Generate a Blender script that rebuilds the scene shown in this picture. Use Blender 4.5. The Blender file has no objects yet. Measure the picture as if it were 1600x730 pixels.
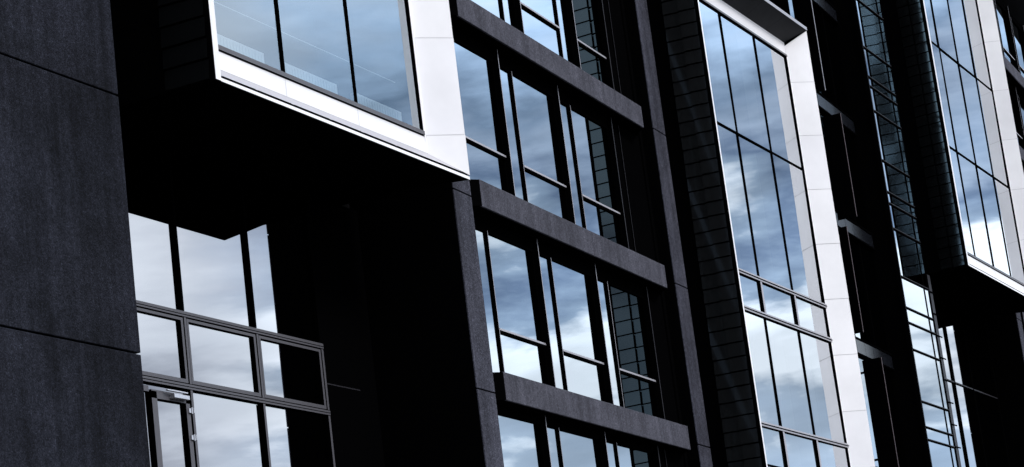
import bpy, math, random
from mathutils import Vector, Matrix
random.seed(7)
scene = bpy.context.scene
C = scene.collection
R = math.radians

# ------------------------------------------------------------------ camera
cam_d = bpy.data.cameras.new("camera"); cam = bpy.data.objects.new("camera", cam_d); C.objects.link(cam)
cam_d.sensor_width = 36.0; cam_d.lens = 3762.38 / 1600 * 36.0
cam_d.clip_start = 0.1; cam_d.clip_end = 9000
yaw, pitch, roll = R(24.5212), R(13.56803), R(-7.16178)
fw = Vector((math.cos(pitch)*math.cos(yaw), math.cos(pitch)*math.sin(yaw), math.sin(pitch)))
r0 = Vector((math.sin(yaw), -math.cos(yaw), 0)); u0 = r0.cross(fw)
rr = math.cos(roll)*r0 + math.sin(roll)*u0
uu = -math.sin(roll)*r0 + math.cos(roll)*u0
m = Matrix((rr, uu, -fw)).transposed().to_4x4()
cam.matrix_world = m
scene.camera = cam

# ------------------------------------------------------------------ sun and sky
SUN_EL, SUN_AZ = R(38), R(-98)          # azimuth measured from +X, counter-clockwise; the sun stands in front of the facade
sd = bpy.data.lights.new("sun", 'SUN'); sd.energy = 1.5; sd.angle = R(14); sd.color = (1.0, 0.965, 0.94)
so = bpy.data.objects.new("sun", sd); C.objects.link(so)
to_sun = Vector((math.cos(SUN_EL)*math.cos(SUN_AZ), math.cos(SUN_EL)*math.sin(SUN_AZ), math.sin(SUN_EL)))
so.rotation_euler = to_sun.to_track_quat('Z', 'Y').to_euler(); so.location = (40, -40, 60)

w = bpy.data.worlds.new("World"); scene.world = w; w.use_nodes = True
nt = w.node_tree; nt.nodes.clear(); L = nt.links.new
def wn(t, **k):
    n = nt.nodes.new(t)
    for a, v in k.items(): setattr(n, a, v)
    return n
def wmath(op, a, b=None):
    n = wn('ShaderNodeMath', operation=op)
    for i, v in enumerate((a, b)):
        if v is None: continue
        if isinstance(v, (int, float)): n.inputs[i].default_value = v
        else: L(v, n.inputs[i])
    return n.outputs[0]
def wramp(src, stops):
    n = wn('ShaderNodeValToRGB'); e = n.color_ramp.elements
    while len(e) < len(stops): e.new(0.5)
    for i, (p, c) in enumerate(stops):
        e[i].position = p; e[i].color = (*c, 1) if isinstance(c, tuple) else (c, c, c, 1)
    L(src, n.inputs[0]); return n.outputs[0]
def wmix(f, a, b):
    n = wn('ShaderNodeMix', data_type='RGBA')
    L(f, n.inputs[0])
    for i, v in ((6, a), (7, b)):
        if isinstance(v, tuple): n.inputs[i].default_value = (*v, 1)
        else: L(v, n.inputs[i])
    return n.outputs[2]
sky = wn('ShaderNodeTexSky', sky_type='NISHITA'); sky.sun_disc = False
sky.sun_elevation = SUN_EL; sky.sun_rotation = math.pi/2 - SUN_AZ; sky.air_density = 1.2; sky.dust_density = 1.5
tc = wn('ShaderNodeTexCoord'); sp = wn('ShaderNodeSeparateXYZ'); L(tc.outputs['Generated'], sp.inputs[0])
z = wmath('MAXIMUM', sp.outputs[2], 0.0)
ang = wn('ShaderNodeMath', operation='ARCTAN2'); L(sp.outputs[1], ang.inputs[0]); L(sp.outputs[0], ang.inputs[1])
cv = wn('ShaderNodeCombineXYZ'); L(wmath('MULTIPLY', ang.outputs[0], 9.0), cv.inputs[0]); L(wmath('MULTIPLY', z, 30.0), cv.inputs[1])
def wnoise(scale, detail, rough, off, dist=0.0):
    mp = wn('ShaderNodeMapping'); mp.inputs['Location'].default_value = off; L(cv.outputs[0], mp.inputs[0])
    n = wn('ShaderNodeTexNoise'); n.inputs['Scale'].default_value = scale; n.inputs['Detail'].default_value = detail
    n.inputs['Roughness'].default_value = rough; n.inputs['Distortion'].default_value = dist
    L(mp.outputs[0], n.inputs['Vector']); return n.outputs['Fac']
n1 = wnoise(0.55, 6, 0.52, (3.1, 7.7, 0), 0.15)      # folds of the cloud deck
n2 = wnoise(1.15, 6, 0.54, (11.3, 2.2, 4), 0.2)       # finer billows
n3 = wnoise(0.35, 4, 0.5, (5.9, 1.2, 2), 0.2)        # gaps towards the blue
zz = wmath('ADD', z, wmath('MULTIPLY', wmath('SUBTRACT', n1, 0.5), 0.15))
zz = wmath('ADD', zz, wmath('MULTIPLY', wmath('SUBTRACT', n2, 0.5), 0.14))
lay = wmath('DIVIDE', wmath('SUBTRACT', zz, 0.10), 0.40)
def S(zv): return (zv-0.10)/0.40
# layers of the deck from the horizon up: grey bank, bright break, dark blue underside, paler cloud above
deck = wramp(lay, [(S(.122), (.40,.52,.68)), (S(.148), (.46,.58,.73)), (S(.166), (1.22,1.34,1.46)), (S(.208), (1.16,1.29,1.42)),
                   (S(.226), (.34,.46,.62)), (S(.245), (.16,.235,.37)), (S(.268), (.42,.54,.72)), (S(.292), (.24,.345,.50)), (S(.325), (.60,.82,1.12)), (S(.46), (1.25,1.32,1.42))])
n4 = wnoise(0.80, 5, 0.52, (1.7, 9.3, 6), 0.2)
def wmix2(a, b):
    n = wn('ShaderNodeMix', data_type='RGBA', blend_type='MULTIPLY'); n.inputs[0].default_value = 1.0; n.clamp_result = False; L(a, n.inputs[6]); L(b, n.inputs[7]); return n.outputs[2]
sc10 = wn('ShaderNodeVectorMath', operation='SCALE'); L(wmix2(deck, wramp(n4, [(0.34, .70), (0.5, 1.0), (0.66, 1.36)])), sc10.inputs[0]); sc10.inputs['Scale'].default_value = 8.5
# a smoother pale bank on the side that the entrance glass mirrors
az = wmath('DIVIDE', wmath('MULTIPLY', sp.outputs[1], -1.0), wmath('MAXIMUM', sp.outputs[0], 0.02))
bank = wramp(wmath('ADD', az, wmath('MULTIPLY', wmath('SUBTRACT', n1, 0.5), 0.1)), [(0.555, 0.0), (0.64, 1.0)])
bankc = wramp(n1, [(0.38, (.27,.30,.37)), (0.46, (.60,.66,.75)), (0.56, (.80,.87,.96))])
sb = wn('ShaderNodeVectorMath', operation='SCALE'); L(bankc, sb.inputs[0]); sb.inputs['Scale'].default_value = 9.0
cloud = wmix(bank, sc10.outputs[0], sb.outputs[0])
cover = wramp(n3, [(0.25, 0.85), (0.5, 1.0)])
zen = wn('ShaderNodeVectorMath', operation='SCALE'); L(wmix(cover, sky.outputs[0], cloud), zen.inputs[0])
L(wmath('ADD', 1.0, wmath('MULTIPLY', wmath('MAXIMUM', wmath('SUBTRACT', z, 0.40), 0.0), 1.6)), zen.inputs['Scale'])
col = zen.outputs[0]
bg = wn('ShaderNodeBackground'); bg.inputs[1].default_value = 0.10; L(col, bg.inputs[0])
ow = wn('ShaderNodeOutputWorld'); L(bg.outputs[0], ow.inputs[0])

vs = scene.view_settings
vs.view_transform = 'Standard'; vs.look = 'None'; vs.exposure = 0.66; vs.gamma = 1.0; vs.use_curve_mapping = False
scene.cycles.max_bounces = 10; scene.cycles.glossy_bounces = 6; scene.cycles.transparent_max_bounces = 12
scene.cycles.use_denoising = True; scene.cycles.sample_clamp_indirect = 6.0
scene.cycles.caustics_reflective = False; scene.cycles.caustics_refractive = False

# ------------------------------------------------------------------ materials
def new_mat(name):
    mt = bpy.data.materials.new(name); mt.use_nodes = True
    t = mt.node_tree; t.nodes.clear()
    o = t.nodes.new('ShaderNodeOutputMaterial'); return mt, t, o
def princ(t, o, col=(0.5,)*3, rough=0.5, metal=0.0, spec=0.5):
    p = t.nodes.new('ShaderNodeBsdfPrincipled'); p.inputs['Base Color'].default_value = (*col, 1)
    p.inputs['Roughness'].default_value = rough; p.inputs['Metallic'].default_value = metal
    p.inputs['Specular IOR Level'].default_value = spec
    t.links.new(p.outputs[0], o.inputs[0]); return p
def tnoise(t, scale, detail=5, rough=0.6, stretch=(1, 1, 1), coord='Object'):
    tcn = t.nodes.new('ShaderNodeTexCoord'); mp = t.nodes.new('ShaderNodeMapping'); mp.inputs['Scale'].default_value = stretch
    n = t.nodes.new('ShaderNodeTexNoise'); n.inputs['Scale'].default_value = scale; n.inputs['Detail'].default_value = detail
    n.inputs['Roughness'].default_value = rough
    t.links.new(tcn.outputs[coord], mp.inputs[0]); t.links.new(mp.outputs[0], n.inputs['Vector']); return n.outputs['Fac']
def tramp(t, src, stops):
    n = t.nodes.new('ShaderNodeValToRGB'); e = n.color_ramp.elements
    while len(e) < len(stops): e.new(0.5)
    for i, (p, c) in enumerate(stops): e[i].position = p; e[i].color = (*c, 1)
    t.links.new(src, n.inputs[0]); return n.outputs[0]
def tmul(t, a, b, f=1.0):
    n = t.nodes.new('ShaderNodeMix'); n.data_type = 'RGBA'; n.blend_type = 'MULTIPLY'; n.inputs[0].default_value = f
    t.links.new(a, n.inputs[6]); t.links.new(b, n.inputs[7]); return n.outputs[2]
def g3(v, tint=(1, 1, 1)): return tuple(v*k for k in tint)

def concrete(name, lo, hi, tint, streak=0.5, grain=1.0):
    mt, t, o = new_mat(name); p = princ(t, o, rough=0.9, spec=0.06)
    a = tramp(t, tnoise(t, 0.8, 7, 0.7), [(0.36, g3(lo, tint)), (0.64, g3(hi, tint))])
    b = tramp(t, tnoise(t, 1.0, 6, 0.65, (3.4, 3.4, 0.25)), [(0.34, (1-streak,)*3), (0.60, (1.12,)*3)])
    c = tramp(t, tnoise(t, 17, 4, 0.8), [(0.30, (1-.5*grain,)*3), (0.5, (1.0,)*3), (0.70, (1+.7*grain,)*3)])
    d = tramp(t, tnoise(t, 48, 2, 0.6), [(0.36, (1-.45*grain,)*3), (0.5, (1.0,)*3), (0.62, (1+.45*grain,)*3), (0.70, (1+1.6*grain,)*3)])
    t.links.new(tmul(t, tmul(t, a, b), tmul(t, c, d)), p.inputs['Base Color'])
    bp = t.nodes.new('ShaderNodeBump'); bp.inputs['Strength'].default_value = 0.5; bp.inputs['Distance'].default_value = 0.02
    t.links.new(tnoise(t, 30, 4, 0.75), bp.inputs['Height']); t.links.new(bp.outputs[0], p.inputs['Normal'])
    return mt
def plain(name, col, rough=0.5, metal=0.0, spec=0.5, var=0.0, vscale=1.5):
    mt, t, o = new_mat(name); p = princ(t, o, col, rough, metal, spec)
    if var:
        a = tramp(t, tnoise(t, vscale, 4, 0.6), [(0.3, g3(1-var, col)), (0.7, g3(1+var*0.4, col))])
        t.links.new(a, p.inputs['Base Color'])
    return mt
def coated_glass(name, refl, refl_tint, trans):
    """solar-control glass: a strong mirror coating over clear tinted glass"""
    mt, t, o = new_mat(name)
    gl = t.nodes.new('ShaderNodeBsdfGlossy'); gl.inputs['Roughness'].default_value = 0.0; gl.inputs['Color'].default_value = (*refl_tint, 1)
    tr = t.nodes.new('ShaderNodeBsdfTransparent'); tr.inputs['Color'].default_value = (*trans, 1)
    lw = t.nodes.new('ShaderNodeLayerWeight'); lw.inputs['Blend'].default_value = 0.25
    mr = t.nodes.new('ShaderNodeMapRange'); mr.inputs['To Min'].default_value = refl; mr.inputs['To Max'].default_value = 1.0
    t.links.new(lw.outputs['Fresnel'], mr.inputs['Value'])
    mx = t.nodes.new('ShaderNodeMixShader')
    t.links.new(mr.outputs[0], mx.inputs[0]); t.links.new(tr.outputs[0], mx.inputs[1]); t.links.new(gl.outputs[0], mx.inputs[2])
    bp = t.nodes.new('ShaderNodeBump'); bp.inputs['Strength'].default_value = 0.06; bp.inputs['Distance'].default_value = 0.004
    t.links.new(tnoise(t, 1.1, 1, 0.4), bp.inputs['Height']); t.links.new(bp.outputs[0], gl.inputs['Normal'])
    t.links.new(mx.outputs[0], o.inputs[0]); return mt
def shingle_glass(name, refl=0.078, rough=0.05):
    mt, t, o = new_mat(name)
    d = t.nodes.new('ShaderNodeBsdfPrincipled'); d.inputs['Base Color'].default_value = (0.0005, 0.0008, 0.0012, 1); d.inputs['Roughness'].default_value = 0.5
    d.inputs['Specular IOR Level'].default_value = 0.1
    gl = t.nodes.new('ShaderNodeBsdfGlossy'); gl.inputs['Roughness'].default_value = rough; gl.inputs['Color'].default_value = (0.60, 0.84, 0.96, 1)
    mx = t.nodes.new('ShaderNodeMixShader'); mx.inputs[0].default_value = refl
    t.links.new(d.outputs[0], mx.inputs[1]); t.links.new(gl.outputs[0], mx.inputs[2]); t.links.new(mx.outputs[0], o.inputs[0]); return mt

M = {}
M['conc_wall'] = concrete('dark granite concrete', 0.0092, 0.0195, (0.89, 0.97, 1.40), 0.46, 1.0)
M['conc_beam'] = concrete('grey fair faced concrete', 0.051, 0.076, (0.97, 0.97, 1.22), 0.28, 0.6)
M['conc_pier'] = concrete('weathered grey concrete', 0.038, 0.062, (0.95, 0.97, 1.28), 0.38, 0.8)
def matte(name, col):
    mt, t, o = new_mat(name); d = t.nodes.new('ShaderNodeBsdfDiffuse'); d.inputs['Color'].default_value = (*col, 1)
    t.links.new(d.outputs[0], o.inputs[0]); return mt
M['black'] = matte('black metal and painted shade', (0.0012, 0.0012, 0.0014))  # near-black; besides black metal it paints shade on sides, linings and recesses
M['panel_metal'] = plain('dark blue grey metal panel', (0.007, 0.008, 0.011), 0.24, 0.0, 0.3, 0.2, 2.0)
M['soffit'] = plain('dark grey soffit panel', (0.022, 0.023, 0.027), 0.6, 0, 0.1, 0.3)
M['alu'] = plain('anodised aluminium', (0.36, 0.35, 0.385), 0.4, 0.2, 0.5)
M['alu_dark'] = plain('grey coated aluminium', (0.085, 0.082, 0.094), 0.42, 0.2, 0.5)
M['white'] = plain('white composite panel', (0.88, 0.868, 0.89), 0.30, 0, 0.5, 0.10, 0.55)
M['joint'] = plain('grey joint sealant', (0.42, 0.42, 0.45), 0.8)
M['shingle'] = shingle_glass('dark glass shingle')
M['shingle_far'] = shingle_glass('brightened glass shingle', 0.24, 0.11)  # same shingle, mirror share raised to brighten the far bay's reflection
M['white_b'] = plain('white composite panel, duller', (0.85, 0.84, 0.87), 0.34, 0, 0.5, 0.10, 0.55)
M['glass'] = coated_glass('coated window glass', 0.58, (0.90, 0.95, 1.0), (0.16, 0.18, 0.19))
M['glass_bay'] = coated_glass('coated bay glass', 0.60, (0.93, 0.96, 1.0), (0.30, 0.34, 0.36))
M['glass_entry'] = coated_glass('coated entrance glass', 0.60, (0.97, 0.97, 1.0), (0.12, 0.13, 0.14))
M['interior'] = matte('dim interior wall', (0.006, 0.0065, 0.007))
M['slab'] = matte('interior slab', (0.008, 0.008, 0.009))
M['chrome'] = plain('polished steel', (0.62, 0.62, 0.66), 0.22, 0.9)
M['radiator'] = plain('pale enamel', (0.80, 0.86, 0.90), 0.4)
M['copper'] = plain('reddish metal edge', (0.10, 0.066, 0.07), 0.45, 0.4)
M['conc_recess'] = concrete('shaded dark concrete', 0.020, 0.030, (0.93, 0.96, 1.2), 0.3, 0.6)
M['edge'] = plain('dull dark metal edge', (0.022, 0.021, 0.026), 0.5, 0.1, 0.2)
M['glass_clear'] = coated_glass('lightly coated bay glass', 0.40, (0.86, 0.94, 1.0), (0.74, 0.82, 0.86))
M['asphalt'] = concrete('asphalt', 0.035, 0.055, (1, 1, 1.02), 0.1)
M['paving'] = concrete('stone paving', 0.08, 0.12, (1, 0.99, 0.97), 0.1)

# ------------------------------------------------------------------ mesh builder
BASE = Vector((49.0, 20.0, 4.4))
class MB:
    """collects quads (each with a material slot) and links them as ONE mesh object"""
    def __init__(s, frame=None): s.v = []; s.f = []; s.m = []; s.fr = frame
    def P(s, p):
        return s.fr(*p) if s.fr else Vector(p)
    def poly(s, pts, mi=0):
        i = len(s.v); s.v += [s.P(p) for p in pts]; s.f.append(list(range(i, i+len(pts)))); s.m.append(mi)
    def box(s, x0, x1, y0, y1, z0, z1, front=0, rest=None, skip=''):
        """y0 = towards the street; 'front' is the slot of the street face, 'rest' of the others"""
        if rest is None: rest = front  # frames pass black as 'rest', painting shade on all but the street face
        a = [(x0,y0,z0),(x1,y0,z0),(x1,y1,z0),(x0,y1,z0),(x0,y0,z1),(x1,y0,z1),(x1,y1,z1),(x0,y1,z1)]
        i = len(s.v); s.v += [s.P(p) for p in a]
        for nm, q, mi in (('f',(0,1,5,4),front),('b',(2,3,7,6),rest),('l',(3,0,4,7),rest),('r',(1,2,6,5),rest),('t',(4,5,6,7),rest),('d',(3,2,1,0),rest)):
            if nm in skip: continue
            s.f.append([i+k for k in q]); s.m.append(mi)
    def prism(s, plan, z0, z1, mats=None, cap=0):
        """vertical prism over a plan polygon; mats = slot per side"""
        n = len(plan)
        for k in range(n):
            (xa, ya), (xb, yb) = plan[k], plan[(k+1) % n]
            s.poly([(xa,ya,z0),(xb,yb,z0),(xb,yb,z1),(xa,ya,z1)], mats[k] if mats else 0)
        s.poly([(x,y,z1) for x, y in plan], cap); s.poly([(x,y,z0) for x, y in reversed(plan)], cap)
    def tube(s, a, b, r, n=8, mi=0):
        a, b = Vector(a), Vector(b); d = (b-a).normalized()
        p = d.orthogonal().normalized(); q = d.cross(p)
        ring = lambda c: [tuple(c + r*(math.cos(t)*p + math.sin(t)*q)) for t in [2*math.pi*k/n for k in range(n)]]
        A, B = ring(a), ring(b)
        for k in range(n): s.poly([A[k], A[(k+1)%n], B[(k+1)%n], B[k]], mi)
        s.poly(A[::-1], mi); s.poly(B, mi)
    def build(s, name, mats, parent=None, origin=None, bevel=0.0):
        org = origin if origin is not None else (BASE if parent is not None else Vector((0,0,0)))
        me = bpy.data.meshes.new(name); me.from_pydata([tuple(v-org) for v in s.v], [], s.f); me.update()
        for k in (mats if isinstance(mats, (list, tuple)) else [mats]): me.materials.append(M[k])
        for p, mi in zip(me.polygons, s.m): p.material_index = mi
        o = bpy.data.objects.new(name, me); C.objects.link(o)
        if parent is not None: o.parent = parent
        else: o.location = org
        if bevel:
            b = o.modifiers.new('bevel', 'BEVEL'); b.width = bevel; b.segments = 2; b.limit_method = 'ANGLE'
        return o

def struct(name, mb, mat, origin=None):
    o = mb.build(name, mat, None, origin); o['kind'] = 'structure'; o['label'] = name.replace('_', ' '); return o

# ------------------------------------------------------------------ ground
g = MB(); g.poly([(-4000,-4000,-1.6),(4000,-4000,-1.6),(4000,4000,-1.6),(-4000,4000,-1.6)]); struct('street', g, 'asphalt')
g = MB(); g.box(-200, 260, 9.0, 17.26, -1.7, -1.47); struct('pavement', g, 'paving')
g = MB(); g.box(-40, 160, 17.28, 40, -1.65, 4.4); struct('terrace', g, 'paving')

# ------------------------------------------------------------------ the building
bld = bpy.data.objects.new('office_building', None); C.objects.link(bld); bld.location = BASE
bld.empty_display_size = 2
bld['label'] = 'dark concrete office building with white framed projecting glass bays and mirrored windows'
bld['category'] = 'building'

TOP = 30.0
FLOORS = [4.4, 7.74, 11.30, 14.95, 18.58, 22.22, 25.82, 29.4]
def glass_quad(mb, x0, x1, y, z0, z1, tilt=0.0038):
    a, b = random.uniform(-tilt, tilt), random.uniform(-tilt, tilt)
    h, l = (z1-z0)/2, (x1-x0)/2
    mb.poly([(x0, y-a*l-b*h, z0), (x1, y+a*l-b*h, z0), (x1, y+a*l+b*h, z1), (x0, y-a*l+b*h, z1)])

# core, roof and floors: what stands behind the glass
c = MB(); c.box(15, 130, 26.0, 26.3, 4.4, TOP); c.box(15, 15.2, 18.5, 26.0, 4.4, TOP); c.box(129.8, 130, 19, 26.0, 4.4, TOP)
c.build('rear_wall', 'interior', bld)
c = MB(); c.box(15, 130, 18.9, 26.3, TOP, TOP+0.3); c.build('roof', 'soffit', bld)
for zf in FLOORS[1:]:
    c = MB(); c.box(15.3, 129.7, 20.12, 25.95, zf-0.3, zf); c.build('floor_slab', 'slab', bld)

# --- dark concrete wall on the left, in tall panels with open joints
cw = MB()
for z0, z1 in ((4.4, 6.70), (6.725, 10.39), (10.415, 14.08), (14.105, 17.8), (17.825, 21.5), (21.525, 25.2), (25.225, TOP)):
    for x0, x1 in ((15.0, 19.94), (19.96, 27.0)):
        cw.box(x0, x1, 18.04, 18.3, z0, z1)
wall = cw.build('concrete_wall', 'conc_wall', bld, bevel=0.012)
cb = MB(); cb.box(15.0, 26.97, 18.31, 20.2, 4.4, TOP); cb.build('wall_backing', 'black', wall)

# --- bay windows
def bay(X0, X1, zb, zt, gx, rows, inner, label, small_rows=(), thick=(), upper_black=True, head_glass=None, lname=None, glassmat='glass_bay', YO=17.44, YG=17.95, bottom=True, side_back=20.0, rimw=.07, turn=7.0, blinds=()):
    """gx: glass division lines (first = left end, last = right end); rows: transom heights, bottom to top of the glass"""
    car = MB()                                    # carcass: side, soffit, roof, closing sheets
    back = side_back; rx = X1 - 0.36
    sx = lambda y, d=0.0: X0 + d
    tn = math.tan(R(turn))
    car.poly([(sx(back,.03), back, zb), (sx(YO,.04), YO+.06, zb), (X1-.02, YO+.06, zb), (rx, 18.5, zb), (rx, back, zb)][::-1], 0)
    car.poly([(sx(back,.03), back, zt), (sx(YO,.04), YO+.03, zt), (X1, YO+.03, zt), (rx, 18.5, zt), (rx, back, zt)], 0)
    car.poly([(X1-.004, YO+.06, zb), (rx, 18.5, zb), (rx, 18.5, zt), (X1-.004, YO+.03, zt)], 0)
    car.poly([(rx, 18.5, zb), (rx, back, zb), (rx, back, zt), (rx, 18.5, zt)], 0)
    car.poly([(sx(YO+.06,.03), YO+.06, zb), (sx(back,.03), back, zb), (sx(back,.03), back, zt), (sx(YO+.06,.03), YO+.06, zt)], 0)
    o = car.build('bay_window', 'black', bld); o['label'] = label
    # left cladding: overlapping glass shingles in two columns, turned to steer what they mirror
    cl = MB(); H = 0.3275; n = int((zt-zb)/H)
    for k in range(n):
        z0 = zb + 0.02 + k*H
        for ya, yb in ((YO+.09, YO+.48), (YO+.484, YO+.86)):
            jx = random.uniform(-.002, .002); jy = random.uniform(-.002, .002)
            q = tn*(yb-ya) if tn > 0 else 0.0; q2 = -tn*(yb-ya) if tn < 0 else 0.0
            cl.poly([(X0-.034-q+jx, yb, z0), (X0-.034-q2+jx, ya, z0), (X0-.010-q2+jx, ya, z0+H-.026), (X0-.010-q+jx, yb, z0+H-.026)], 0)
            cl.poly([(X0-.034-q+jx, yb, z0), (X0+.02, yb, z0), (X0+.02, ya, z0), (X0-.034-q2+jx, ya, z0)], 1)
    cl.build('side_cladding', ['shingle' if turn > 0 else 'shingle_far', 'black'], o)
    # front rim: thin white edge on the left and along the foot
    rim = MB(); rim.box(X0-.005, X0+rimw, YO, YO+.09, zb, zt, 0, 1)
    if bottom: rim.box(X0+rimw, X1-.006, YO+.006, YO+.06, zb-.004, zb+.05, 0, 1)
    rim.build('rim', ['white', 'black'], o)
    g0, g1 = gx[0], gx[-1]
    zg0, zg1 = rows[0], rows[-1]
    # right reveal: white splayed panels with open joints
    zi0 = zb+.48 if bottom else zb
    zi1 = zt-.45
    jm = MB(); IX = inner
    cuts = [zi0] 
    zz = math.ceil((zi0-11.70)/1.8)*1.8+11.70 + (0 if bottom else .0)
    while zz < zi1-.3:
        if zz > zi0+.3: cuts.append(zz)
        zz += 1.8 if bottom else 1.45
    cuts.append(zi1)
    for k in range(len(cuts)-1):
        a, b = cuts[k]+(.004 if k else 0), cuts[k+1]-.004
        ob = a if k else zb+.08; ot = b if k < len(cuts)-2 else zt-.05
        tw = random.uniform(-.004, .004)
        jm.poly([(IX, YG-.012+tw, a), (X1, YO+tw, ob), (X1, YO-tw, ot), (IX, YG-.012-tw, b)], random.choice((0, 0, 2)))
    jm.poly([(IX+.03, YG+.01, zi0), (X1-.004, YO+.02, zb+.1), (X1-.004, YO+.02, zt-.05), (IX+.03, YG+.01, zi1)], 1)
    jm.poly([(g1+.03, YG-.03, zg0), (IX, YG-.012, zi0), (IX, YG-.012, zi1), (g1+.03, YG-.03, zg1)], 0)
    jm.poly([(X1, YO, zb+.08), (X1+.004, YO+.05, zb+.08), (X1+.004, YO+.05, zt-.05), (X1, YO, zt-.05)], 0)
    jm.build('reveal_panel', ['white', 'joint', 'white_b'], o)
    # left reveal, black to paint the shadow line beside the glass
    lj = MB(); lj.poly([(X0+.13, YO+.09, zb), (g0-.02, YG, zb+.3), (g0-.02, YG, zt-.3), (X0+.13, YO+.09, zt)], 0)
    lj.build('left_reveal', 'black', o)
    if bottom:
        sl = MB(); xs = [g0-.02] + [x+.02*0 for x in gx[1:-1]] + [IX]
        # upright white panel under the glass, then a sill sloping out and down
        for k in range(len(xs)-1):
            sl.poly([(xs[k]+.004, YG-.02, zb+.48), (xs[k+1]-.004, YG-.02, zb+.48), (xs[k+1]-.004, YG-.02, zg0-.05), (xs[k]+.004, YG-.02, zg0-.05)], 0)
        sl.poly([(g0-.02, YG-.005, zb+.44), (IX, YG-.005, zb+.44), (IX, YG-.005, zg0-.02), (g0-.02, YG-.005, zg0-.02)], 2)
        sl.poly([(X0+.13, YO+.09, zb+.14), (X1-.075, YO+.085, zb+.14), (IX, YG-.035, zb+.465), (g0-.06, YG-.035, zb+.465)], 1)
        sl.poly([(X0+.13, YO+.095, zb+.01), (X1-.08, YO+.09, zb+.01), (X1-.08, YO+.09, zb+.138), (X0+.13, YO+.095, zb+.138)], 3)
        sl.build('sill', ['white', 'alu', 'joint', 'black'], o)
    # head: white strip above the glass, dark sloping soffit, grey lip
    hd = MB()
    hd.poly([(g0-.02, YG-.015, zg1+.04), (IX, YG-.015, zg1+.04), (IX, YG-.015, zi1+.09), (g0-.02, YG-.015, zi1+.09)], 0)
    nseg = 5
    for k in range(nseg):
        xa = g0 + (IX-g0)*k/nseg; xb = g0 + (IX-g0)*(k+1)/nseg
        xc = X0+.1 + (X1-X0-.1)*k/nseg; xd = X0+.1 + (X1-X0-.1)*(k+1)/nseg
        hd.poly([(xc+.004, YO, zt-.04), (xd-.004, YO, zt-.04), (xb-.004, YG-.015, zi1+.085+.003*random.random()), (xa+.004, YG-.015, zi1+.085)], 1)
    hd.box(X0+.1, X1+.02, YO-.02, YO+.03, zt-.04, zt+.05, 2, 1)
    hd.poly([(X0, YO+.04, zt-.02), (X1, YO+.04, zt-.02), (X1-.3, YG+.1, zi1+.12), (X0+.3, YG+.1, zi1+.12)], 3)
    hd.build('head', ['white', 'soffit', 'alu', 'black'], o)
    # glass, a pane per field
    gl = MB()
    for i in range(len(gx)-1):
        for j in range(len(rows)-1):
            glass_quad(gl, gx[i], gx[i+1], YG, rows[j], rows[j+1])
    gl.build('glass', glassmat, o)
    fr = MB(); d = 0.035
    segs = [(rows[j], rows[j+1], (j in small_rows)) for j in range(len(rows)-1)]
    for x in gx[1:-1]:
        for za, zb_, small in segs:
            if small: fr.box(x-.055, x+.055, YG-.05, YG+.03, za+.03, zb_-.03, 0, 1)
            else: fr.box(x-.02, x+.02, YG-.028, YG+.03, za+.012, zb_-.012, 1, 1)
    fr.box(gx[-1]-.02, gx[-1]+.03, YG-.03, YG+.03, zg0, zg1, 1, 1)
    fr.box(gx[0]-.02, gx[0]+.05, YG-.045, YG+.03, zg0, zg1, 1, 1)
    for j, zz in enumerate(rows):
        if j in thick:
            fr.box(gx[0]-.02, gx[-1]+.03, YG-.06, YG+.03, zz-.030, zz+.075, 0, 1)
            fr.box(gx[0]-.02, gx[-1]+.03, YG-.075, YG-.06, zz+.012, zz+.030, 1, 1)
        elif j == 0: fr.box(gx[0]-.02, gx[-1]+.03, YG-.05, YG+.03, zz-.03, zz+.045, 2, 1)
        elif j == len(rows)-1: fr.box(gx[0]-.02, gx[-1]+.03, YG-.05, YG+.03, zz-.012, zz+.036, 2, 1)
        else: fr.box(gx[0]-.02, gx[-1]+.03, YG-.03, YG+.03, zz-.02, zz+.02, 1, 1)
    fr.build('frame', ['alu', 'black', 'alu_dark'], o)
    # pale roller blinds hanging behind part of some fields
    for i, j, f0, f1 in blinds:
        if i < len(gx)-1 and j < len(rows)-1:
            bl = MB(); wd = gx[i+1]-gx[i]
            bl.box(gx[i]+f0*wd, gx[i]+f1*wd, YG+.13, YG+.136, rows[j]+.06, rows[j+1]-.03)
            bl.tube((gx[i]+f0*wd, YG+.133, rows[j]+.06), (gx[i]+f1*wd, YG+.133, rows[j]+.06), .012, 6)
            bl.build('blind', 'white', o)
    # room behind the bay
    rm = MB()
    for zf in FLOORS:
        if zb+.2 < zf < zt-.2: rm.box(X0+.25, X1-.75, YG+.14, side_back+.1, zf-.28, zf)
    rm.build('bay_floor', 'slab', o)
    return o

b1 = bay(28.65, 36.78, 10.88, 26.2, [29.2, 31.51, 33.81, 36.11], [11.70, 15.2, 18.7, 22.2, 25.5], 36.26, 'white framed glass bay over the entrance', rimw=.14, turn=1.0, glassmat='glass_clear')  # unseen height added so the next bay's shingles mirror a dark side
b2 = bay(50.07, 58.22, 4.4, 19.0, [50.58, 52.93, 55.31, 57.69], [4.6, 7.03, 7.95, 10.66, 11.54, 15.17, 18.25], 57.74, 'tall white framed glass bay running down to the terrace', small_rows=(1, 3), thick=(2, 3, 4), bottom=False, turn=8.7, blinds=((0, 0, .04, .5), (1, 0, .03, .62), (2, 0, .03, .4), (0, 1, .04, .5), (1, 1, .03, .62), (2, 1, .03, .45), (0, 2, .04, .5), (1, 2, .03, .6), (2, 2, .03, .4), (0, 4, .04, .72), (1, 4, .03, .66), (1, 5, .62, .97)))
b3 = bay(71.23, 81.25, 14.62, 29.6, [72.05, 74.33, 76.62, 78.81, 80.92], [15.42, 18.96, 22.49, 26.0, 29.0], 80.97, 'white framed glass bay farthest along the street', rimw=.13, turn=-11.0)

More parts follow.
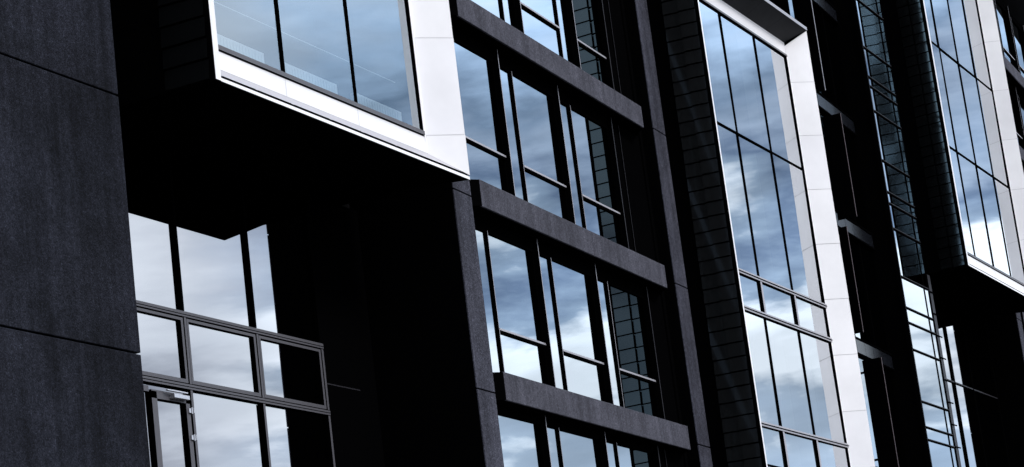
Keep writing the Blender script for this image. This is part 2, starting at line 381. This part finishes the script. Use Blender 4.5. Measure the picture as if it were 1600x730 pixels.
# --- recessed sections between the bays
TH = R(2.71); cT, sT = math.cos(TH), math.sin(TH)
def frame_at(P0):
    P0 = Vector(P0)
    return lambda u, v, z: Vector((P0.x + u*cT - v*sT, P0.y + u*sT + v*cT, P0.z + z))
G = 0.37

def beam(fr, u0, u1, z0, z1, joints=(), mat='conc_beam', ends=.45):
    b = MB(fr); cuts = [u0] + list(joints) + [u1]
    for k in range(len(cuts)-1):
        a = cuts[k] + (.006 if k else 0); c_ = cuts[k+1] - (.006 if k < len(cuts)-2 else 0)
        b.box(a, c_, 0, .05, z0, z1)
    if joints:
        b.box(u0+.1, u1-.1, .02, .045, z0+.02, z1-.02)
    o = b.build('beam', mat, bld, bevel=.01)
    e = MB(fr)  # black sheets at the beam ends paint the shade on their sides
    e.poly([(u0-ends, .34, z0+.01), (u0-.012, .004, z0+.01), (u0-.012, .004, z1-.01), (u0-ends, .34, z1-.01)])
    e.poly([(u0-ends, .34, z1-.01), (u0-.012, .004, z1-.01), (u0, .32, z1-.01)])
    e.poly([(u0-ends, .34, z0+.01), (u0-.012, .004, z0+.01), (u0, .32, z0+.01)])
    e.poly([(u1+.012, .02, z0+.01), (u1+ends, .34, z0+.01), (u1+ends, .34, z1-.01), (u1+.012, .02, z1-.01)])
    # black lining: painted shade behind and below the beam, down to the head
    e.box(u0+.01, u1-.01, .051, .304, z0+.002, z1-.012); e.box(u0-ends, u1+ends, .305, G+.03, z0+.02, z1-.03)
    e.build('beam_shade', 'black', o)
    return o

def pier(fr, u0, u1, v0, v1, zj, z0, z1, mat):
    p = MB(fr); zs = [z0] + [z for z in zj if z0 < z < z1] + [z1]
    for k in range(len(zs)-1):
        p.box(u0, u1, v0, v0+.03, zs[k]+(.012 if k else 0), zs[k+1]-.012)
    o = p.build('pier', mat, bld, bevel=.008)
    q = MB(fr); q.box(u0+.003, u1-.003, v0+.031, v1, z0, z1); q.build('pier_side', 'black', o)  # pier sides made black to paint in their shade
    return o

def window(fr, u0, u1, z0, z1, fin_u, flip, lo, hi, tz=.93):
    """one window unit between two fins; large pane with transom and a narrow side light"""
    mull = (lambda f: f+2.35) if flip else (lambda f: f+.85)
    f = MB(fr); mu = mull(fin_u); a, b = max(u0, lo), min(u1, hi)
    if b - a < .15: return
    gl = MB(fr)
    has_m = a+.06 < mu < b-.06
    cuts = [a] + ([mu] if has_m else []) + [b]
    big = None
    for k in range(len(cuts)-1):
        x0, x1 = cuts[k], cuts[k+1]
        is_big = (x1 <= mu+.01) if flip else (x0 >= mu-.01)
        if is_big:
            big = (x0, x1); glass_quad(gl, x0, x1, G, z0+tz, z1); glass_quad(gl, x0, x1, G, z0, z0+tz)
        else: glass_quad(gl, x0, x1, G, z0, z1)
    if has_m: f.box(mu-.024, mu-.004, G-.045, G+.03, z0+.03, z1+.02, 1, 1); f.box(mu-.004, mu+.014, G-.046, G+.03, z0+.03, z1+.02, 0, 1)  # black strip beside the light cap paints the mullion's shaded side
    if big:
        xe = big[1]-.02 if not flip else big[1]+.02
        f.box(big[0]+.024, xe, G-.05, G+.03, z0+tz-.002, z0+tz+.036, 0, 1)
        f.box(big[0]+.024, xe, G-.04, G+.03, z0+tz-.045, z0+tz, 1, 1)  # black strip paints the dark mirrored underside of the transom
    f.box(a+.004, a+.03, G-.012, G+.03, z0+.03, z1+.02, 1, 1); f.box(b-.03, b-.004, G-.012, G+.03, z0+.03, z1+.02, 1, 1)
    f.box(a, b, G-.06, G+.03, z0-.02, z0+.05, 0, 1)                    # sill
    f.box(a, b, G-.035, G+.03, z1-.012, z1+.26, 1, 1)                  # window head, black to paint in the soffit's dark reflection
    o = f.build('window', ['alu', 'black'], bld)  # street faces aluminium, other faces black as painted shade
    gl.build('pane', 'glass', o)
    if a > lo-.01 and fin_u > lo:
        n = MB(fr); n.box(fin_u-.012, fin_u+.012, G-.135, G+.01, z0+.03, z1+.24, 0, 1); n.build('fin', ['alu', 'black'], o)  # light street edge, black sides: the fin's shading put into colour
    return o

def section(P0, rows, lo, hi0, ends=None):
    fr = frame_at(P0)
    for i, (z0, z1, off, flip) in enumerate(rows):
        hi = ends[i] if ends else hi0
        if hi < hi0-.1:
            c = MB(fr); c.box(hi+.02, hi0, G-.03, G+.03, z0, z1+.24); c.box(hi-.02, hi+.02, G-.13, G+.03, z0+.03, z1+.24, 1, 0)  # black panel put in for end glass so the shingles mirror no sky
            if hi0-hi > 1.2: c.box(hi+.62, hi+.64, G-.06, G-.03, z0+.03, z1+.2, 1, 0)
            c.build('dark_end_panel', ['black', 'edge'], bld)
        k = off
        while k > lo: k -= 3.1
        while k < hi:
            window(fr, k, k+3.1, z0, z1, k, flip, lo, hi); k += 3.1
    return fr

P1 = (38.548, 18.101, 11.371)
fr1 = frame_at(P1)
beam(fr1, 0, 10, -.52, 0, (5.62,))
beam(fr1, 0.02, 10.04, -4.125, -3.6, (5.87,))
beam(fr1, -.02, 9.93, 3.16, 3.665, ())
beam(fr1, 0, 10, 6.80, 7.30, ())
section(P1, [(.02, 2.90, 2.28, False), (-3.58, -.78, 3.11, False), (-6.9, -4.27, 2.37, False), (3.685, 6.55, .77, True)], -.47, 10.5, (8.48, 9.3, 8.58, 8.96))
pier(fr1, -1.25, -.47, 0.0, 2.0, (-4.05, -.42, 3.2), -6.97, 18.6, 'conc_pier')
pier(fr1, 10.62, 11.42, 0.0, 1.6, (-3.95, -.31, 3.30, 6.9), -6.97, 18.6, 'conc_pier')
# plates closing the slots beside the beams
c = MB(fr1); c.box(10.46, 10.62, .30, 1.6, -6.97, 18.6); c.box(-1.2, 11.4, .20, .5, 7.3, 18.6); c.build('wall_panel', 'black', bld)

P2 = (63.2, 18.90, 11.617)
fr2 = frame_at(P2)
lev2 = [(-3.62, -.45), (0.0, 3.17), (3.61, 6.70), (7.12, 10.2), (10.62, 13.75), (14.2, 17.3)]
for k, (z0, z1) in enumerate(lev2):
    b = MB(fr2); zt_ = z0; zb_ = z0-.43
    us = [-5.4, -4.3, -3.2, -2.1, -1.0, -.05, .85, 1.75, 2.65, 4.0]
    for i in range(len(us)-1): b.box(us[i]+.012, us[i+1]-.012, 0, .05, zb_+.02, zt_-.02)
    o = b.build('spandrel_band', 'panel_metal', bld)
    e = MB(fr2); e.box(-5.4, 4.0, .052, .3, zb_-.02, zt_+.02); e.box(-5.4, 4.0, -.03, .051, zb_-.035, zb_+.012); e.box(-5.4, 4.0, -.03, .051, zt_-.012, zt_+.03); e.build('band_frame', 'black', o)
    gl = MB(fr2); w2 = MB(fr2); us = [-5.4, -3.1, .12 if k % 2 else -.55, 2.3, 4.0]
    w2.box(-5.4, 4.0, .06, .12, z0+.03, z0+.06, 1, 1)
    for i in range(4):
        glass_quad(gl, us[i], us[i+1], .07, z0+.02, z1-.02)
        if i: w2.box(us[i]-.02, us[i]+.02, .04, .12, z0+.02, z1, 1, 1)
    o = w2.build('window', ['edge', 'black'], bld); gl.build('pane', 'glass', o)
for X, z0, z1, mt in ((62.06, 18.39, 22.0, 'alu'), (63.14, 14.96, 17.96, 'copper'), (62.00, 11.52, 14.48, 'copper'), (63.29, 7.90, 10.98, 'copper'), (63.2, 22.3, 25.3, 'alu')):
    s = MB(); s.box(X-.02, X+.02, 18.32, 18.86, z0, z1, 1, 1); s.box(X-.011, X+.015, 18.308, 18.32, z0, z1, 0, 0); s.box(X-.01, X+.01, 18.85, 18.98, z0+.3, z0+.36, 1, 1); s.box(X-.01, X+.01, 18.85, 18.98, z1-.36, z1-.3, 1, 1)
    s.build('shade_fin', [mt, 'black'], bld)

P3 = (82.95, 18.70, 15.00)
fr3 = frame_at(P3)
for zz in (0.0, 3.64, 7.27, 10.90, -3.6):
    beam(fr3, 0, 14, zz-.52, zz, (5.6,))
section(P3, [(.02, 2.90, 1.8, False), (3.66, 6.54, .75, True), (7.29, 10.2, 2.28, False), (10.92, 13.9, .75, False), (-3.58, -.78, 1.8, False)], -.47, 14.4)
pier(fr3, -1.25, -.47, 0.0, 1.4, (-4.05, -.42), -10.6, 14.8, 'conc_pier')

# --- black stair tower with a glazed front
tw = MB(); tw.box(67.02, 69.98, 18.56, 20.6, 4.4, TOP-.2, 0, 0)
tower = tw.build('stair_tower', 'black', bld)
tlev = [4.4, 6.7, 9.05, 9.42, 10.17, 11.70, 12.50, 12.95, 13.88, 15.33, 16.10, 16.45, 17.42, 18.95, 19.72, 20.02, 20.95, 22.50, 23.3, 23.65, 24.6, 26.1, 27.2, 28.2, 29.7]
gl = MB()
for a, b in zip(tlev[:-1], tlev[1:]):
    glass_quad(gl, 67.08, 69.53, 18.48, a, b, .0012); glass_quad(gl, 69.53, 69.97, 18.48, a, b, .0012)
gl.build('glass', 'glass', tower)
f = MB()
f.box(66.99, 67.09, 18.43, 18.56, 4.4, TOP-.2, 0, 0); f.box(66.985, 67.0, 18.42, 18.43, 4.4, TOP-.2, 1, 0)
f.box(69.50, 69.58, 18.465, 18.50, 4.4, TOP-.2, 0, 0); f.box(69.97, 70.02, 18.47, 18.56, 4.4, TOP-.2, 0, 0)
for k, zz in enumerate(tlev):
    f.box(67.09, 69.96, 18.455, 18.50, zz-.035, zz+.006, 0, 0); f.box(67.09, 69.96, 18.45, 18.50, zz+.007, zz+.026, 2, 0); 
f.build('frame', ['black', 'edge', 'edge'], tower)
ps = MB(); ps.box(70.24, 70.52, 18.50, 18.70, 4.4, 14.4, 0, 1)
for k in range(14): ps.box(70.22, 70.72, 18.47, 18.50, 5.0+k*.68, 5.03+k*.68, 1, 1)
ps.build('corner_post', ['edge', 'black'], tower)

# --- recessed entrance front under the nearest bay
EY = 20.0
ent = MB()
mx = [26.95, 29.03, 31.12, 33.24, 35.33]
zA, zB = 8.21, 7.045
for x in mx:
    ent.box(x-.024, x+.036, EY-.07, EY+.05, 4.4, zB-.055, 0, 1); ent.box(x-.024, x+.036, EY-.07, EY+.05, zB+.045, zA-.06, 0, 1)
    ent.box(x-.025, x+.025, EY-.06, EY+.05, zA+.05, 10.9, 1, 1)
ent.box(26.95, 35.375, EY-.075, EY+.05, zA-.048, zA+.038, 0, 1)
ent.box(26.95, 35.375, EY-.075, EY+.05, zB-.043, zB+.034, 0, 1)
for zz in (zA-.02, zB-.012): ent.box(26.95, 35.37, EY-.078, EY-.075, zz, zz+.012, 1, 1)
wall2 = ent.build('entrance_front', ['alu_dark', 'black'], bld); wall2['label'] = 'recessed glazed front beside the dark concrete wall'
gl = MB()
for k in range(4):
    glass_quad(gl, mx[k], mx[k+1], EY, zA, 10.95, .0016); glass_quad(gl, mx[k], mx[k+1], EY-.01, zB, zA, .0016)
    if k != 1: glass_quad(gl, mx[k], mx[k+1], EY, 4.4, zB, .0016)
gl.build('glass', 'glass_entry', wall2)
for k in range(4):                                   # opening vents in the middle row
    v = MB(); a, b, z0, z1 = mx[k]+.06, mx[k+1]-.045, zB+.055, zA-.07
    y0, y1 = EY-.06, EY-.005
    v.box(a, b, y0, y1, z0, z0+.06, 0, 1); v.box(a, b, y0, y1, z1-.045, z1, 0, 1)
    v.box(a, a+.05, y0, y1, z0+.06, z1-.045, 0, 1); v.box(b-.06, b, y0, y1, z0+.06, z1-.045, 0, 1)
    v.build('vent_frame', ['alu_dark', 'black'], wall2)
# door in the second field
dx0, dx1, dz1 = 29.10, 31.06, 6.93
d = MB()
for (a, b, z0, z1) in ((30.03, 30.17, 4.45, 6.88), (30.95, 31.055, 4.45, 6.88), (30.03, 31.055, 6.77, 6.90)):
    d.box(a, b, EY-.06, EY+.03, z0, z1, 0, 1)
d.box(30.03, 31.055, EY-.055, EY+.03, 4.42, 4.62, 0, 1)
d.box(29.075, 29.98, EY-.05, EY+.03, 6.86, 6.95, 0, 1)
door = d.build('door', ['alu_dark', 'black'], bld); door['label'] = 'narrow framed glass door with closer'
gl = MB(); glass_quad(gl, 30.15, 30.97, EY, 4.6, 6.79, .0005); glass_quad(gl, 29.06, 30.0, EY, 4.4, 6.98, .0005); glass_quad(gl, 30.0, 31.08, EY+.005, 6.85, 6.99, .0005)
gl.build('door_glass', 'glass_entry', door)
k = MB(); k.box(30.50, 30.92, EY-.16, EY-.062, 6.80, 6.865, 0, 0); k.box(30.34, 30.90, EY-.15, EY-.11, 6.895, 6.92, 0, 0)
k.build('door_closer', 'chrome', door, bevel=.006)
for hz in (6.66, 6.24):
    h = MB(); h.tube((31.06, EY-.085, hz-.05), (31.06, EY-.085, hz+.05), .018, 10, 0); h.box(30.99, 31.05, EY-.085, EY-.06, hz-.035, hz+.035)
    h.tube((31.105, EY-.09, hz-.035), (31.105, EY-.09, hz+.045), .014, 10, 0)
    h.build('hinge', 'chrome', door)
# dark wall to the right of the entrance front, behind the pier
c = MB(); c.box(35.38, 38.1, EY-.02, EY+.2, 4.4, 10.95); c.box(35.41, 36.6, EY-.028, EY-.02, 7.56, 7.58, 1, 0)
c.build('wall_panel', ['black', 'edge'], bld)
c = MB(); c.box(26.97, 28.7, EY, EY+.2, 10.97, TOP); c.build('wall_panel', 'black', bld)
c = MB(); c.box(28.7, 38.0, 18.9, 20.2, 26.3, TOP); c.build('wall_panel', 'black', bld)

# --- glazed front under the farthest bay
EY = 19.78
ent = MB(); mx = [70.05, 72.0, 74.1, 76.15, 78.4, 81.5]
for x in mx: ent.box(x-.035, x+.035, EY-.06, EY+.05, 4.4, 14.6, 1, 1)
for zz in (7.6, 11.93): ent.box(70, 81.5, EY-.05, EY+.05, zz-.02, zz+.02, 0, 1)
w3 = ent.build('street_front', ['edge', 'black'], bld)
gl = MB()
for k in range(5):
    for a, b in ((4.4, 7.6), (7.6, 11.93), (11.93, 14.6)): glass_quad(gl, mx[k], mx[k+1], EY, a, b, .0014)
gl.build('glass', 'glass_entry', w3)
c = MB(); c.box(70.0, 71.3, EY, EY+.2, 14.65, TOP); c.box(48.6, 50.3, EY-.3, EY, 4.4, TOP); c.box(50.3, 67.0, 19.8, 20.1, 19.2, TOP); c.box(71, 81.5, EY, EY+.1, 29.7, TOP); c.build('wall_panel', 'black', bld)

# --- things standing behind the glass of the nearest bay
for (a, b, lab) in ((29.75, 31.22, 'pale radiator low behind the left pane of the nearest bay'), (31.85, 33.5, 'pale radiator low behind the middle pane of the nearest bay'), (34.1, 35.72, 'pale radiator low behind the right pane of the nearest bay')):
    rd = MB(); rd.box(a, b, 18.10, 18.14, 11.52, 12.05)
    for k in range(int((b-a)/.09)): rd.box(a+.02+k*.09, a+.07+k*.09, 18.085, 18.10, 11.55, 12.02)
    rd.box(a, b, 18.15, 18.19, 11.52, 12.05); rd.box(a, b, 18.14, 18.15, 12.00, 12.04)
    for xl in (a+.2, b-.25): rd.box(xl, xl+.04, 18.14, 18.17, 11.30, 11.53)
    o = rd.build('radiator', 'radiator', None, Vector(((a+b)/2, 18.14, 11.30)), bevel=.004)
    o['label'] = lab; o['category'] = 'radiator'; o['group'] = 'radiators behind the bay glass'
hr = MB(); hr.tube((29.1, 18.3, 12.70), (36.0, 18.3, 12.70), .009, 8)
o = hr.build('guard_rail', 'radiator', b1)
